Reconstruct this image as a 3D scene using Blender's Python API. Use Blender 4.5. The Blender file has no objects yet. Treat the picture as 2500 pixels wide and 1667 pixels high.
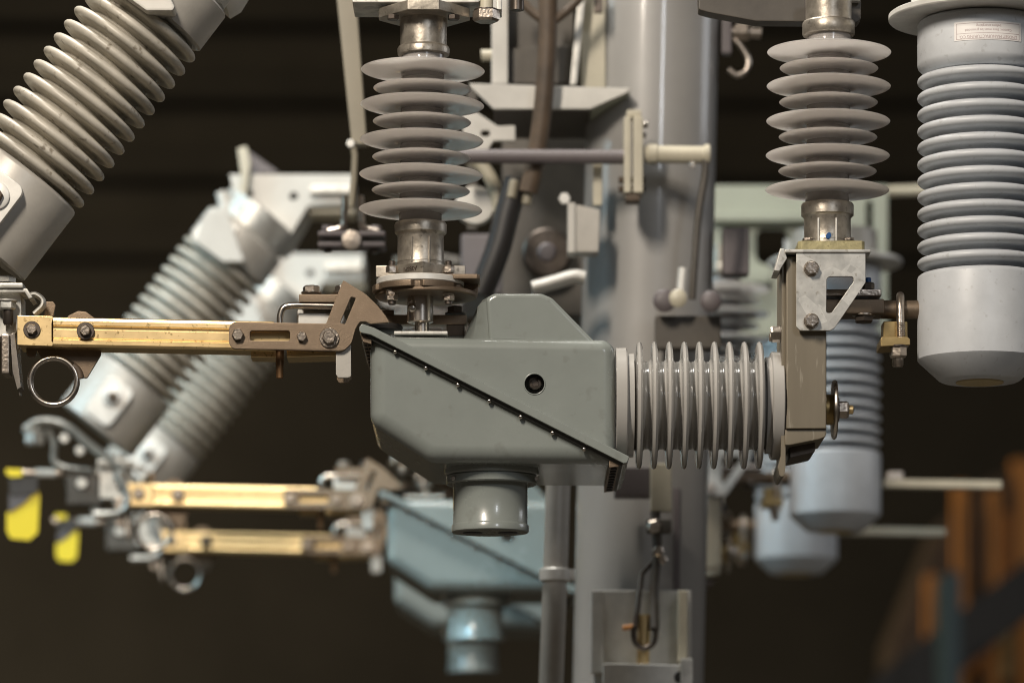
import bpy, bmesh, math, random
from mathutils import Vector, Matrix
random.seed(7)
SC = bpy.context.scene
COL = SC.collection
# ------------------------------------------------------------------ camera, world, lamps
ZC = 1.3           # lens height above the floor
DF = 4.0           # lens to the front row of gear
U0 = 0.0004        # metres per photo pixel in the front row
cd = bpy.data.cameras.new('camera'); cam = bpy.data.objects.new('camera', cd); COL.objects.link(cam)
cam.location = (0, -DF, ZC); cam.rotation_euler = (math.radians(90), 0, 0)
cd.sensor_width = 36; cd.lens = 144; cd.shift_y = (2310 - 833.5) / 2500
cd.clip_start = 0.05; cd.clip_end = 200
cd.dof.use_dof = True; cd.dof.focus_distance = 3.965; cd.dof.aperture_fstop = 4.5; cd.dof.aperture_blades = 9
SC.camera = cam
SC.view_settings.view_transform = 'Standard'; SC.view_settings.look = 'None'
SC.view_settings.gamma = 1; SC.view_settings.use_curve_mapping = False; SC.view_settings.exposure = 0.0
SC.cycles.use_denoising = True
SC.cycles.sample_clamp_indirect = 6
SC.cycles.max_bounces = 8
SC.cycles.filter_width = 1.05
w = bpy.data.worlds.new('World'); SC.world = w; w.use_nodes = True
w.node_tree.nodes['Background'].inputs[0].default_value = (1.0, 0.86, 0.72, 1)
w.node_tree.nodes['Background'].inputs[1].default_value = 0.055

def area(name, loc, target, size, power, color, sy=None):
    l = bpy.data.lights.new(name, 'AREA'); l.energy = power; l.color = color; l.size = size
    if sy: l.shape = 'RECTANGLE'; l.size_y = sy
    o = bpy.data.objects.new(name, l); COL.objects.link(o); o.location = loc
    o.rotation_euler = (Vector(target) - Vector(loc)).to_track_quat('-Z', 'Y').to_euler()
    return o
area('ceiling_lamp', (-0.85, -2.05, 3.45), (0, 0, 1.85), 0.22, 80, (1.0, 0.89, 0.76), 0.7)
area('ceiling_lamp', (-0.6, 0.55, 4.6), (-0.2, 0.4, 1.8), 0.4, 96, (1.0, 0.96, 0.89), 1.2)
area('right_rear_fill', (3.4, 1.6, 3.4), (0, 1.0, 1.8), 1.2, 14, (0.92, 0.95, 1.0))  # unseen source: wide soft cool fill from the right rear
area('hall_light', (1.5, -3.9, 3.5), (0.2, 0.3, 1.9), 0.3, 21, (0.90, 0.94, 1.0), 0.8)
area('rear_tint_spot', (-0.75, 0.35, 2.62), (-0.03, 1.4, 1.64), 0.2, 0.5, (0.42, 0.80, 1.0)).data.spread = math.radians(30)  # added narrow blue beam that tints the rear housings, no known fixture
area('rear_cool_fill', (-2.0, 0.75, 3.0), (0.0, 2.6, 1.5), 0.9, 10, (0.55, 0.85, 1.0)).data.spread = math.radians(95)  # added cool fill for the rear rows, no door behind it
area('wall_glow_fill', (-6.0, 8.0, 0.8), (-1.6, 12.0, 1.8), 0.6, 330, (1.0, 0.86, 0.62))  # added to give the lower left wall a warm glow, no known fixture

# ------------------------------------------------------------------ pixel helpers
def U(d): return U0 * (1 + d / 10000.0)
def W(x, y, d=0.0):
    k = U(d)
    return Vector(((x - 1250) * k, d * U0, ZC + (2310 - y) * k))
def DEP(D): return (D / DF - 1) * 10000.0      # metres from the lens -> depth number

# ------------------------------------------------------------------ materials
MATS = {}
def mat(name, col, rough=0.5, metal=0.0, noise=0.0, nscale=60, bump=0.0, bscale=200, coat=0.0, spec=0.5,
        speck=0.0, speckcol=None, speckscale=300, sss=0.0, trans=0.0, stretch=None, rvar=0.0, vor=0.0, vscale=60):
    m = bpy.data.materials.new(name); m.use_nodes = True
    nt = m.node_tree; N = nt.nodes; L = nt.links
    b = N['Principled BSDF']
    b.inputs['Roughness'].default_value = rough; b.inputs['Metallic'].default_value = metal
    b.inputs['Specular IOR Level'].default_value = spec
    if coat: b.inputs['Coat Weight'].default_value = coat; b.inputs['Coat Roughness'].default_value = 0.09
    tc = N.new('ShaderNodeTexCoord'); src = tc.outputs['Object']
    if stretch:
        mp = N.new('ShaderNodeMapping'); mp.inputs['Scale'].default_value = stretch
        L.new(src, mp.inputs['Vector']); src = mp.outputs['Vector']
    cur = None
    base = N.new('ShaderNodeRGB'); base.outputs[0].default_value = (*col, 1); cur = base.outputs[0]
    if noise or rvar:
        nz = N.new('ShaderNodeTexNoise'); nz.inputs['Scale'].default_value = nscale
        nz.inputs['Detail'].default_value = 6; nz.inputs['Roughness'].default_value = 0.65
        L.new(src, nz.inputs['Vector'])
        if noise:
            mr = N.new('ShaderNodeMapRange'); mr.inputs[1].default_value = 0.3; mr.inputs[2].default_value = 0.7
            mr.inputs[3].default_value = 1 - noise; mr.inputs[4].default_value = 1 + noise * 0.6
            L.new(nz.outputs['Fac'], mr.inputs[0])
            mx = N.new('ShaderNodeMix'); mx.data_type = 'RGBA'; mx.blend_type = 'MULTIPLY'; mx.inputs[0].default_value = 1
            L.new(cur, mx.inputs[6]); L.new(mr.outputs[0], mx.inputs[7]); cur = mx.outputs[2]
        if rvar:
            mr2 = N.new('ShaderNodeMapRange'); mr2.inputs[3].default_value = max(0.05, rough - rvar); mr2.inputs[4].default_value = rough + rvar
            L.new(nz.outputs['Fac'], mr2.inputs[0]); L.new(mr2.outputs[0], b.inputs['Roughness'])
    if vor:
        vo = N.new('ShaderNodeTexVoronoi'); vo.inputs['Scale'].default_value = vscale; L.new(src, vo.inputs['Vector'])
        sp = N.new('ShaderNodeSeparateColor'); L.new(vo.outputs['Color'], sp.inputs[0])
        mr = N.new('ShaderNodeMapRange'); mr.inputs[3].default_value = 1 - vor; mr.inputs[4].default_value = 1 + vor
        L.new(sp.outputs[0], mr.inputs[0])
        mx = N.new('ShaderNodeMix'); mx.data_type = 'RGBA'; mx.blend_type = 'MULTIPLY'; mx.inputs[0].default_value = 1
        L.new(cur, mx.inputs[6]); L.new(mr.outputs[0], mx.inputs[7]); cur = mx.outputs[2]
    if speck:
        n2 = N.new('ShaderNodeTexNoise'); n2.inputs['Scale'].default_value = speckscale; n2.inputs['Detail'].default_value = 3
        L.new(src, n2.inputs['Vector'])
        mr = N.new('ShaderNodeMapRange'); mr.inputs[1].default_value = 0.62; mr.inputs[2].default_value = 0.72
        mr.inputs[3].default_value = 0; mr.inputs[4].default_value = speck
        L.new(n2.outputs['Fac'], mr.inputs[0])
        mx = N.new('ShaderNodeMix'); mx.data_type = 'RGBA'
        L.new(mr.outputs[0], mx.inputs[0]); L.new(cur, mx.inputs[6]); mx.inputs[7].default_value = (*(speckcol or (0.03, 0.025, 0.02)), 1)
        cur = mx.outputs[2]
    L.new(cur, b.inputs['Base Color'])
    if bump:
        n3 = N.new('ShaderNodeTexNoise'); n3.inputs['Scale'].default_value = bscale; n3.inputs['Detail'].default_value = 3
        L.new(src, n3.inputs['Vector'])
        bp = N.new('ShaderNodeBump'); bp.inputs['Strength'].default_value = bump; bp.inputs['Distance'].default_value = 0.002
        L.new(n3.outputs['Fac'], bp.inputs['Height']); L.new(bp.outputs[0], b.inputs['Normal'])
    if sss:
        b.inputs['Subsurface Weight'].default_value = sss
        b.inputs['Subsurface Radius'].default_value = (1.0, 0.93, 0.86); b.inputs['Subsurface Scale'].default_value = 0.008
    if trans:
        tr = N.new('ShaderNodeBsdfTranslucent'); tr.inputs['Color'].default_value = (0.94, 0.91, 0.88, 1)
        mxs = N.new('ShaderNodeMixShader'); mxs.inputs[0].default_value = trans
        L.new(b.outputs[0], mxs.inputs[1]); L.new(tr.outputs[0], mxs.inputs[2])
        L.new(mxs.outputs[0], N['Material Output'].inputs['Surface'])
    MATS[name] = m
    return m
mat('enamel', (0.232, 0.256, 0.240), 0.26, noise=0.11, nscale=7, bump=0.03, bscale=160, coat=0.35, speck=0.22, speckcol=(0.12, 0.115, 0.10), speckscale=70, rvar=0.07)
mat('ceramic', (0.48, 0.45, 0.385), 0.42, noise=0.28, nscale=22, speck=0.7, speckcol=(0.10, 0.075, 0.045), speckscale=95, bump=0.02)
mat('pale_ceramic', (0.565, 0.59, 0.615), 0.42, noise=0.14, nscale=16, speck=0.25, speckcol=(0.2, 0.18, 0.15), speckscale=150, bump=0.015)
mat('cap_metal', (0.45, 0.43, 0.39), 0.42, 0.15, noise=0.16, nscale=20, bump=0.03, bscale=420)
mat('silicone', (0.56, 0.545, 0.535), 0.10, noise=0.10, nscale=24, coat=0.8, trans=0.5, spec=0.9)
mat('silicone_core', (0.30, 0.28, 0.265), 0.2, noise=0.08, nscale=30, coat=0.3)
mat('bellows_grey', (0.40, 0.388, 0.365), 0.16, noise=0.05, nscale=20, coat=0.4)
mat('galvanized', (0.56, 0.55, 0.51), 0.42, 0.55, noise=0.20, nscale=70, vor=0.16, vscale=75, speck=0.5, speckcol=(0.2, 0.17, 0.12), speckscale=170, rvar=0.12)
mat('cast_metal', (0.43, 0.39, 0.33), 0.40, 0.75, noise=0.42, nscale=60, speck=0.55, speckcol=(0.06, 0.05, 0.04), speckscale=150, bump=0.12, bscale=220, rvar=0.12)
mat('mossy_cast', (0.37, 0.33, 0.18), 0.6, 0.25, noise=0.4, nscale=90, speck=0.6, speckcol=(0.12, 0.10, 0.05), speckscale=190, bump=0.3, bscale=260)
mat('bronze', (0.20, 0.15, 0.105), 0.50, 0.75, noise=0.10, nscale=120, speck=0.4, speckcol=(0.35, 0.28, 0.2), speckscale=700, bump=0.12, bscale=900)
mat('brass', (0.82, 0.62, 0.325), 0.36, 0.92, noise=0.07, nscale=26, speck=0.7, speckcol=(0.20, 0.12, 0.04), speckscale=230, rvar=0.08, bump=0.03, bscale=120)
mat('aged_brass', (0.40, 0.29, 0.13), 0.42, 0.8, noise=0.25, nscale=60)
mat('copper_brown', (0.21, 0.12, 0.06), 0.35, 0.8, noise=0.3, nscale=60)
mat('steel', (0.60, 0.55, 0.49), 0.26, 1.0, noise=0.12, nscale=60, rvar=0.08)
mat('bolt_steel', (0.47, 0.41, 0.35), 0.30, 0.95, noise=0.25, nscale=130, bump=0.2, bscale=350)
mat('dark_steel', (0.12, 0.10, 0.085), 0.38, 0.8, noise=0.3, nscale=60)
mat('channel_paint', (0.215, 0.185, 0.135), 0.42, 0.25, noise=0.12, nscale=30, stretch=(1, 1, 0.12), speck=0.4, speckcol=(0.5, 0.46, 0.38), speckscale=260)
mat('zinc_white', (0.70, 0.69, 0.65), 0.38, 0.2, noise=0.12, nscale=60)
mat('pale_paint', (0.60, 0.585, 0.54), 0.4, noise=0.2, nscale=10)
mat('cream_paint', (0.53, 0.49, 0.38), 0.4, noise=0.2, nscale=14)
mat('green_paint', (0.34, 0.36, 0.29), 0.45, noise=0.08, nscale=10)
mat('pole_grey', (0.33, 0.322, 0.308), 0.42, 0.0, noise=0.12, nscale=6, coat=0.6)
mat('rubber', (0.018, 0.016, 0.015), 0.5)
mat('gasket', (0.03, 0.028, 0.026), 0.6)
mat('seam_grey', (0.075, 0.075, 0.068), 0.5)
mat('olive_paint', (0.27, 0.24, 0.175), 0.45, noise=0.15, nscale=12)
mat('purple_grey', (0.13, 0.112, 0.115), 0.5, noise=0.2, nscale=14)
mat('rust_brown', (0.085, 0.058, 0.036), 0.6, noise=0.45, nscale=26)
mat('mech_grey', (0.085, 0.074, 0.06), 0.5, noise=0.45, nscale=9)
mat('yellow_tape', (0.80, 0.62, 0.02), 0.45)
mat('black_tape', (0.02, 0.02, 0.02), 0.45)
mat('grey_tape', (0.09, 0.085, 0.09), 0.5)
mat('label_white', (0.82, 0.80, 0.78), 0.45)
mat('label_ink', (0.50, 0.40, 0.40), 0.6)
mat('blue_paint', (0.01, 0.07, 0.22), 0.4)
mat('orange_paint', (0.60, 0.24, 0.045), 0.5, noise=0.25, nscale=5)
mat('teal_paint', (0.035, 0.07, 0.085), 0.45)
mat('wall_paint', (0.036, 0.032, 0.026), 0.8, noise=0.25, nscale=1.2, spec=0.08)
mat('concrete', (0.14, 0.125, 0.105), 0.7, noise=0.2, nscale=3)
mat('bumper_buff', (0.50, 0.40, 0.22), 0.6)

# ------------------------------------------------------------------ mesh builder
def base_of(o):
    while o.parent: o = o.parent
    return o.location.copy()
class MB:
    def __init__(s): s.bm = bmesh.new(); s.flat = True
    def poly_strip(s, rings, close=True, cap=True):
        vr = [[s.bm.verts.new(p) for p in r] for r in rings]
        n = len(vr[0])
        for a, b in zip(vr[:-1], vr[1:]):
            for i in range(n if close else n - 1):
                j = (i + 1) % n
                try: s.bm.faces.new((a[i], a[j], b[j], b[i]))
                except ValueError: pass
        if cap:
            s.bm.faces.new(list(reversed(vr[0]))); s.bm.faces.new(vr[-1])
        return vr
    def lathe(s, o, ax, prof, k, seg=64):
        """prof: (t, r) along ax, both in pixels; k metres per pixel"""
        s.flat = False
        ax = Vector(ax).normalized()
        e1 = ax.orthogonal().normalized(); e2 = ax.cross(e1)
        rings = []
        for t, r in prof:
            c = Vector(o) + ax * (t * k); r = max(r * k, 4e-6)
            rings.append([c + e1 * (r * math.cos(2 * math.pi * i / seg)) + e2 * (r * math.sin(2 * math.pi * i / seg)) for i in range(seg)])
        s.poly_strip(rings)
        return s
    def cyl(s, a, b, r, seg=32, r2=None, bev=0.0):
        a, b = Vector(a), Vector(b); L = (b - a).length; r2 = r if r2 is None else r2
        if bev: pr = [(0, r - bev), (bev, r), (L - bev, r2), (L, r2 - bev)]
        else: pr = [(0, r), (L, r2)]
        return s.lathe(a, b - a, pr, 1.0, seg)
    def hexa(s, a, ax, r, h, rot=0.0, seg=6):
        ax = Vector(ax).normalized(); e1 = ax.orthogonal().normalized(); e2 = ax.cross(e1)
        rings = []
        for t, f in ((0, 1), (h * 0.8, 1), (h, 0.84)):
            c = Vector(a) + ax * t
            rings.append([c + e1 * (r * f * math.cos(rot + 2 * math.pi * i / seg)) + e2 * (r * f * math.sin(rot + 2 * math.pi * i / seg)) for i in range(seg)])
        s.poly_strip(rings); return s
    def tube(s, pts, r, seg=16, closed=False, r2=None, flat=1.0):
        s.flat = False; pts = [Vector(p) for p in pts]; n = len(pts); rings = []
        prev = None
        for i, p in enumerate(pts):
            if closed: t = pts[(i + 1) % n] - pts[i - 1]
            else: t = pts[min(i + 1, n - 1)] - pts[max(i - 1, 0)]
            t.normalize()
            if prev is None:
                e1 = t.orthogonal().normalized() if abs(t.y) > 0.9 else t.cross(Vector((0, 1, 0))).normalized()
            else: e1 = (prev - t * prev.dot(t)).normalized()
            prev = e1; e2 = t.cross(e1)
            rr = r if r2 is None else r + (r2 - r) * i / (n - 1)
            rings.append([p + e1 * (rr * math.cos(2 * math.pi * j / seg)) + e2 * (rr * flat * math.sin(2 * math.pi * j / seg)) for j in range(seg)])
        if closed: s.poly_strip(rings + [rings[0]], cap=False)
        else: s.poly_strip(rings)
        return s
    def box(s, x0, y0, x1, y1, d0, d1, bev=0.0, skew=0.0):
        """front face exactly on pixels x0..x1, y0..y1 at depth d0; back at d1"""
        k = U(d0); Y0, Y1 = d0 * U0, d0 * U0 + (d1 - d0) * k
        X = lambda x: (x - 1250) * k
        Z = lambda y: ZC + (2310 - y) * k
        vs = []
        for Y in (Y0, Y1):
            vs.append([s.bm.verts.new((X(a), Y, Z(b))) for a, b in ((x0, y0), (x0 + skew, y1), (x1 + skew, y1), (x1, y0))])
        f, b = vs
        fs = [s.bm.faces.new(f), s.bm.faces.new(list(reversed(b)))]
        for i in range(4):
            j = (i + 1) % 4; fs.append(s.bm.faces.new((f[j], f[i], b[i], b[j])))
        if bev:
            es = list({e for q in fs for e in q.edges})
            bmesh.ops.bevel(s.bm, geom=es, offset=bev * k, segments=2, affect='EDGES', profile=0.5)
        return s
    def prism(s, pts, d0, d1, bev=0.0, dref=None):
        k = U(d0 if dref is None else dref)
        Y0 = d0 * U0; Y1 = d0 * U0 + (d1 - d0) * k
        f = [s.bm.verts.new(((x - 1250) * k, Y0, ZC + (2310 - y) * k)) for x, y in pts]
        b = [s.bm.verts.new(((x - 1250) * k, Y1, ZC + (2310 - y) * k)) for x, y in pts]
        n = len(pts)
        fs = [s.bm.faces.new(f), s.bm.faces.new(list(reversed(b)))]
        for i in range(n):
            j = (i + 1) % n; fs.append(s.bm.faces.new((f[j], f[i], b[i], b[j])))
        if bev:
            bmesh.ops.recalc_face_normals(s.bm, faces=fs)
            es = list({e for q in fs[:2] for e in q.edges})
            bmesh.ops.bevel(s.bm, geom=es, offset=bev * k, segments=2, affect='EDGES', profile=0.5)
        return s
    def plate(s, loops, d, th, bev=1.5):
        """flat plate facing the lens, first loop outer, the others holes; front face at depth d"""
        cu = bpy.data.curves.new('tmp', 'CURVE'); cu.dimensions = '2D'; cu.fill_mode = 'BOTH'
        cu.extrude = th / 2 - bev; cu.bevel_depth = bev; cu.bevel_resolution = 1; cu.offset = -bev
        for lp in loops:
            sp = cu.splines.new('POLY'); sp.points.add(len(lp) - 1); sp.use_cyclic_u = True
            for p, (x, y) in zip(sp.points, lp): p.co = (x, -y, 0, 1)
        o = bpy.data.objects.new('tmp', cu); COL.objects.link(o)
        dg = bpy.context.evaluated_depsgraph_get()
        me = bpy.data.meshes.new_from_object(o.evaluated_get(dg))
        k = U(d)
        for v in me.vertices:
            x, y, z = v.co
            v.co = ((x - 1250) * k, d * U0 + (th / 2 - z) * k, ZC + (2310 + y) * k)
        s.bm.from_mesh(me)
        bpy.data.objects.remove(o); bpy.data.meshes.remove(me); bpy.data.curves.remove(cu)
        bmesh.ops.remove_doubles(s.bm, verts=s.bm.verts, dist=1e-7)
        return s
    def build(s, name, m, parent=None, smooth=38, loc=None):
        L = base_of(parent) if parent else (Vector(loc) if loc else Vector((0, 0, 0)))
        bmesh.ops.recalc_face_normals(s.bm, faces=s.bm.faces)
        if parent is None and loc is None:
            mn = [min(v.co[i] for v in s.bm.verts) for i in range(3)]; mx = [max(v.co[i] for v in s.bm.verts) for i in range(3)]
            L = Vector(((mn[0] + mx[0]) / 2, (mn[1] + mx[1]) / 2, mn[2]))
        for v in s.bm.verts: v.co -= L
        for f in s.bm.faces: f.smooth = True
        lim = math.radians(smooth)
        for e in s.bm.edges:
            e.smooth = len(e.link_faces) == 2 and e.calc_face_angle(9) < lim
        me = bpy.data.meshes.new(name); s.bm.to_mesh(me); s.bm.free()
        me.materials.append(MATS[m])
        o = bpy.data.objects.new(name, me); COL.objects.link(o)
        if s.flat:
            wn = o.modifiers.new('normals', 'WEIGHTED_NORMAL'); wn.mode = 'FACE_AREA'; wn.weight = 100; wn.keep_sharp = True
        if parent: o.parent = parent
        else: o.location = L
        return o
def arc(cx, cy, r, a0, a1, n=8):
    return [(cx + r * math.cos(math.radians(a0 + (a1 - a0) * i / n)), cy + r * math.sin(math.radians(a0 + (a1 - a0) * i / n))) for i in range(n + 1)]
def rrect(x0, y0, x1, y1, r, n=4):
    return arc(x0 + r, y0 + r, r, 180, 270, n) + arc(x1 - r, y0 + r, r, 270, 360, n) + arc(x1 - r, y1 - r, r, 0, 90, n) + arc(x0 + r, y1 - r, r, 90, 180, n)
def fillet(pts, radii, n=5):
    out = []; m = len(pts)
    for i, p in enumerate(pts):
        r = radii[i]
        if not r: out.append(p); continue
        p = Vector(p).to_2d(); a = (Vector(pts[i - 1]).to_2d() - p); b = (Vector(pts[(i + 1) % m]).to_2d() - p)
        la, lb = a.length, b.length; a.normalize(); b.normalize()
        ang = a.angle(b); t = min(r / math.tan(ang / 2), la * 0.49, lb * 0.49); r2 = t * math.tan(ang / 2)
        p0, p1 = p + a * t, p + b * t; c = p + (a + b).normalized() * (r2 / math.sin(ang / 2))
        for q in range(n + 1):
            f = q / n; v = (p0 - c).lerp(p1 - c, f)
            if v.length > 1e-9: v = v.normalized() * r2
            out.append(tuple(c + v))
    return out
def smoothpath(pts, n=6):
    """Catmull-Rom through 3-D points"""
    P = [Vector(p) for p in pts]; P = [P[0] * 2 - P[1]] + P + [P[-1] * 2 - P[-2]]; out = []
    for i in range(1, len(P) - 2):
        for q in range(n):
            t = q / n; a, b, c, d = P[i - 1:i + 3]
            out.append(0.5 * ((2 * b) + (c - a) * t + (2 * a - 5 * b + 4 * c - d) * t * t + (-a + 3 * b - 3 * c + d) * t ** 3))
    out.append(P[-2]); return out

# ------------------------------------------------------------------ things
def thing(name, label, cat, loc, group=None):
    o = bpy.data.objects.new(name, None); COL.objects.link(o); o.location = loc; o.empty_display_size = 0.02
    o['label'] = label; o['category'] = cat
    if group: o['group'] = group
    return o
def tag(o, label, cat, group=None):
    o['label'] = label; o['category'] = cat
    if group: o['group'] = group
    return o
def kids(o): return [c for c in bpy.data.objects if c.parent == o]
KIDS = {}
def copy_tree(o, parent=None, off=None):
    c = o.copy(); COL.objects.link(c)
    if parent: c.parent = parent
    if off: c.location = o.location + Vector(off)
    for ch in kids(o): copy_tree(ch, c)
    return c
AX = {'cam': Vector((0, -1, 0)), 'up': Vector((0, 0, 1)), 'down': Vector((0, 0, -1)), 'left': Vector((-1, 0, 0)), 'right': Vector((1, 0, 0))}
def bolt(parent, x, y, d, r, h=None, washer=None, axis='cam', m='bolt_steel', wm='dark_steel', name='bolt', wth=4):
    k = U(d); ax = AX[axis] if isinstance(axis, str) else axis; h = h or r * 0.8
    p = W(x, y, d); q = p + ax * (wth * k if washer else 0)
    b = MB().hexa(q, ax, r * k, h * k, rot=random.uniform(0, 1)); o = b.build(name, m, parent, smooth=20)
    if washer:
        MB().cyl(p, q + ax * (0.2 * k), washer * k, 28, bev=1 * k).build('washer', wm, o)
    return o
def bend_text(txt, size, place, m, name, parent, ext=0.0):
    cu = bpy.data.curves.new('tmp', 'FONT'); cu.body = txt; cu.size = size; cu.align_x = 'CENTER'; cu.align_y = 'CENTER'; cu.extrude = ext; cu.resolution_u = 3
    o = bpy.data.objects.new('tmp', cu); COL.objects.link(o)
    me = bpy.data.meshes.new_from_object(o.evaluated_get(bpy.context.evaluated_depsgraph_get()))
    b = MB()
    for v in me.vertices: v.co = place(v.co.x, v.co.y, v.co.z)
    b.bm.from_mesh(me); bpy.data.objects.remove(o); bpy.data.meshes.remove(me); bpy.data.curves.remove(cu)
    return b.build(name, m, parent)

# ================================================================== setting
Dw = DEP(10.5); kw = U(Dw)
b = MB()
prof = []
prof += [(0, 0.0)]
z = 3.7
while z < 8:                      # horizontal ribs of the sheeting
    prof += [(0, z), (0, z + 0.15), (0.06, z + 0.18), (0.06, z + 0.25), (0, z + 0.28)]; z += 0.30
rings = [[Vector((X, 12.0 - a, zz)) for a, zz in prof] for X in (-10, 10)]
b.poly_strip(rings, close=False, cap=False)
o = b.build('back_wall', 'wall_paint'); o['kind'] = 'structure'
b = MB(); b.poly_strip([[Vector((-10, -7, 0)), Vector((10, -7, 0))], [Vector((-10, 12.1, 0)), Vector((10, 12.1, 0))]], close=False, cap=False)
o = b.build('floor', 'concrete'); o['kind'] = 'structure'

# ================================================================== front row, built once and copied for the rows behind
FRONT = {}
# ---- tilted post insulator
A2 = Vector((0.607, 0, 0.795)); A2.normalize()
def tilt(t, p, d=0):           # along the axis / across it, pixels, from the lowest shed
    return (82 + 0.607 * t + 0.795 * p, 408 - 0.795 * t + 0.607 * p)
t = thing('post_insulator', 'beige ribbed ceramic insulator tilted across the top left corner, largest and sharpest of three', 'insulator', W(82, 408), 'tilted post insulators'); FRONT['tilt'] = t
pr = [(-30, 108)]
for i in range(12):
    c = i * 40.7
    pr += [(c - 17, 108), (c - 13, 114), (c - 12, 124), (c - 11, 138), (c - 9, 146), (c - 5, 150.5), (c, 152), (c + 5, 150.5), (c + 9, 146), (c + 12, 137), (c + 14, 122), (c + 18, 110)]
pr += [(11 * 40.7 + 30, 107)]
MB().lathe(W(82, 408), A2, pr, U0, 96).build('shed_body', 'ceramic', t, 50)
MB().lathe(W(82, 408), A2, [(-236, 30), (-236, 143), (-231, 148), (-32, 148), (-26, 145), (-22, 138), (-22, 100)], U0, 72).build('lower_cap', 'cap_metal', t)
cp = MB().lathe(W(82, 408), A2, [(468, 100), (470, 140), (476, 148), (576, 148), (581, 143), (582, 60)], U0, 72).build('upper_cap', 'cap_metal', t)
MB().lathe(W(82, 408), A2, [(583, 60), (583, 128), (590, 134), (668, 134), (674, 128), (674, 60)], U0, 48).build('end_fitting', 'galvanized', t)
pl = fillet([tilt(-55, 18), tilt(-205, 18), tilt(-205, -84), tilt(-55, -84)], [22] * 4)
pad = MB().plate([pl], -166, 22, 2).build('clamp_pad', 'zinc_white', t)
bx, by = tilt(-112, -31)
MB().lathe(W(bx, by, -166), AX['cam'], [(0, 34), (6, 34), (8, 31), (8, 10)], U0, 36).build('boss', 'zinc_white', pad)
bolt(t, bx, by, -174, 19, 14, m='rust_brown')
MB().plate([fillet([tilt(478, -40), tilt(590, -40), tilt(590, -150), tilt(478, -150)], [4, 10, 10, 4])], -160, 24, 2).build('clamp_pad', 'zinc_white', t)
MB().cyl(W(*tilt(474, -38), -168), W(*tilt(474, -145), -168), 6 * U0, 12).build('pad_edge', 'zinc_white', t)

# ---- hinge terminal at the left edge
t = thing('hinge_terminal', 'bolted grey clamp terminal at the left edge, sharp, holding the nearest brass blade', 'terminal', W(25, 800), 'blade hinge terminals'); FRONT['hinge'] = t
MB().box(-60, 690, 56, 703, -60, 60, 3).build('strap', 'galvanized', t)
MB().prism([(-60, 704), (66, 704), (80, 726), (70, 730), (60, 714), (-60, 714)], -52, 52, 2).build('strap', 'galvanized', t)
b = MB(); b.tube(smoothpath([W(74, 722, -20), W(88, 720, -20), W(104, 732, -20), (W(104, 748, -20)), W(84, 768, -20)]), 7 * U0, 10, flat=3.2); b.build('hook_strap', 'galvanized', t)
MB().prism(fillet([(-60, 716), (52, 716), (52, 775), (40, 812), (30, 822), (-60, 822)], [0, 10, 4, 4, 4, 0]), -20, 70, 3).build('clamp_block', 'galvanized', t)
bolt(t, 14, 690, -30, 25, 15, axis='up', m='galvanized', wm='galvanized')
bolt(t, 15, 733, -44, 24, 20, washer=27, axis='down', m='galvanized', wm='galvanized', name='nut')
MB().lathe(W(20, 752, -44), AX['down'], [(0, 13), (36, 13), (42, 9)], U0, 20).build('stud', 'dark_steel', t)
MB().box(3, 815, 22, 912, -52, 30, 3).build('jaw_plate', 'bolt_steel', t)
MB().prism([(25, 815), (36, 812), (51, 945), (42, 951), (30, 905)], -40, 30, 1).build('jaw_plate', 'steel', t)
MB().prism([(42, 836), (48, 836), (50, 965), (46, 965)], 34, 60, 1).build('spring_strip', 'steel', t)

# ---- brass blade
t = thing('switch_blade', 'brass switch blade with bronze latch plate and hanging pull ring, sharp in the foreground', 'switch blade', W(400, 830), 'brass switch blades'); FRONT['blade'] = t
b = MB()
half = [(-35, 64), (-36, 5), (-35, 1.5), (-33, 0), (-27, -1.5), (-17, -1.5), (-14, 1.5), (-12, -1), (-9, 1.5), (-7, 1.5), (-5, 0.5)]
prof = half + [(6, 0.5), (14, 0.5), (16, 2.5), (18, 2.5), (19.5, 0), (22, -1.5), (30, -1.5), (34, 0), (36, 3), (37, 8), (37, 75)]
rings = []
for x in (130, 142, 420, 640, 668):
    yc = 809.5 + (x - 132) * 0.020; k = U(-60)
    rings.append([Vector(((x - 1250) * k, (-60 + q) * U0, ZC + (2310 - (yc + yy)) * k)) for yy, q in prof])
b.poly_strip(rings)
bar = b.build('bar', 'brass', t, 14)
b = MB(); b.prism([(132, 842), (655, 852), (655, 860), (132, 850)], 10, 70, 2); b.build('bar', 'brass', t)
MB().prism(fillet([(42, 770), (129, 772), (129, 778), (126, 790), (126, 832), (129, 836), (129, 845), (42, 842)], [3, 3, 0, 0, 0, 0, 3, 3]), -64, 60, 1.2).build('end_clevis', 'brass', t)
for x, y, r, wr in ((78, 805, 13.5, 21), (209, 808, 14, 21.5)):
    bolt(t, x, y, -64, r, 14, wr)
b = MB().plate([fillet([(90, 838), (246, 844), (246, 867), (212, 923), (198, 921), (196, 905), (187, 890), (168, 876), (140, 871), (100, 872), (88, 852)], [3, 4, 4, 6, 3, 6, 6, 6, 6, 4, 2])], -12, 10, 1)
br = b.build('ring_bracket', 'bronze', t)
MB().tube([W(131 + 57 * math.cos(a), 931 + 57 * math.sin(a), -20) for a in [2 * math.pi * i / 64 for i in range(64)]], 7.3 * U0, 18, closed=True).build('pull_ring', 'steel', t)
b = MB(); b.tube(smoothpath([W(178, 893, -18), W(188, 901, -18), W(194, 912, -18), W(196, 924, -18)]), 9 * U0, 12); b.build('weld_bead', 'rust_brown', br)
MB().plate([fillet([(108, 772), (108, 736), (130, 736), (136, 745), (130, 772)], [0, 2, 6, 6, 0])], 20, 10).build('guide_tab', 'bronze', t)
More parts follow.
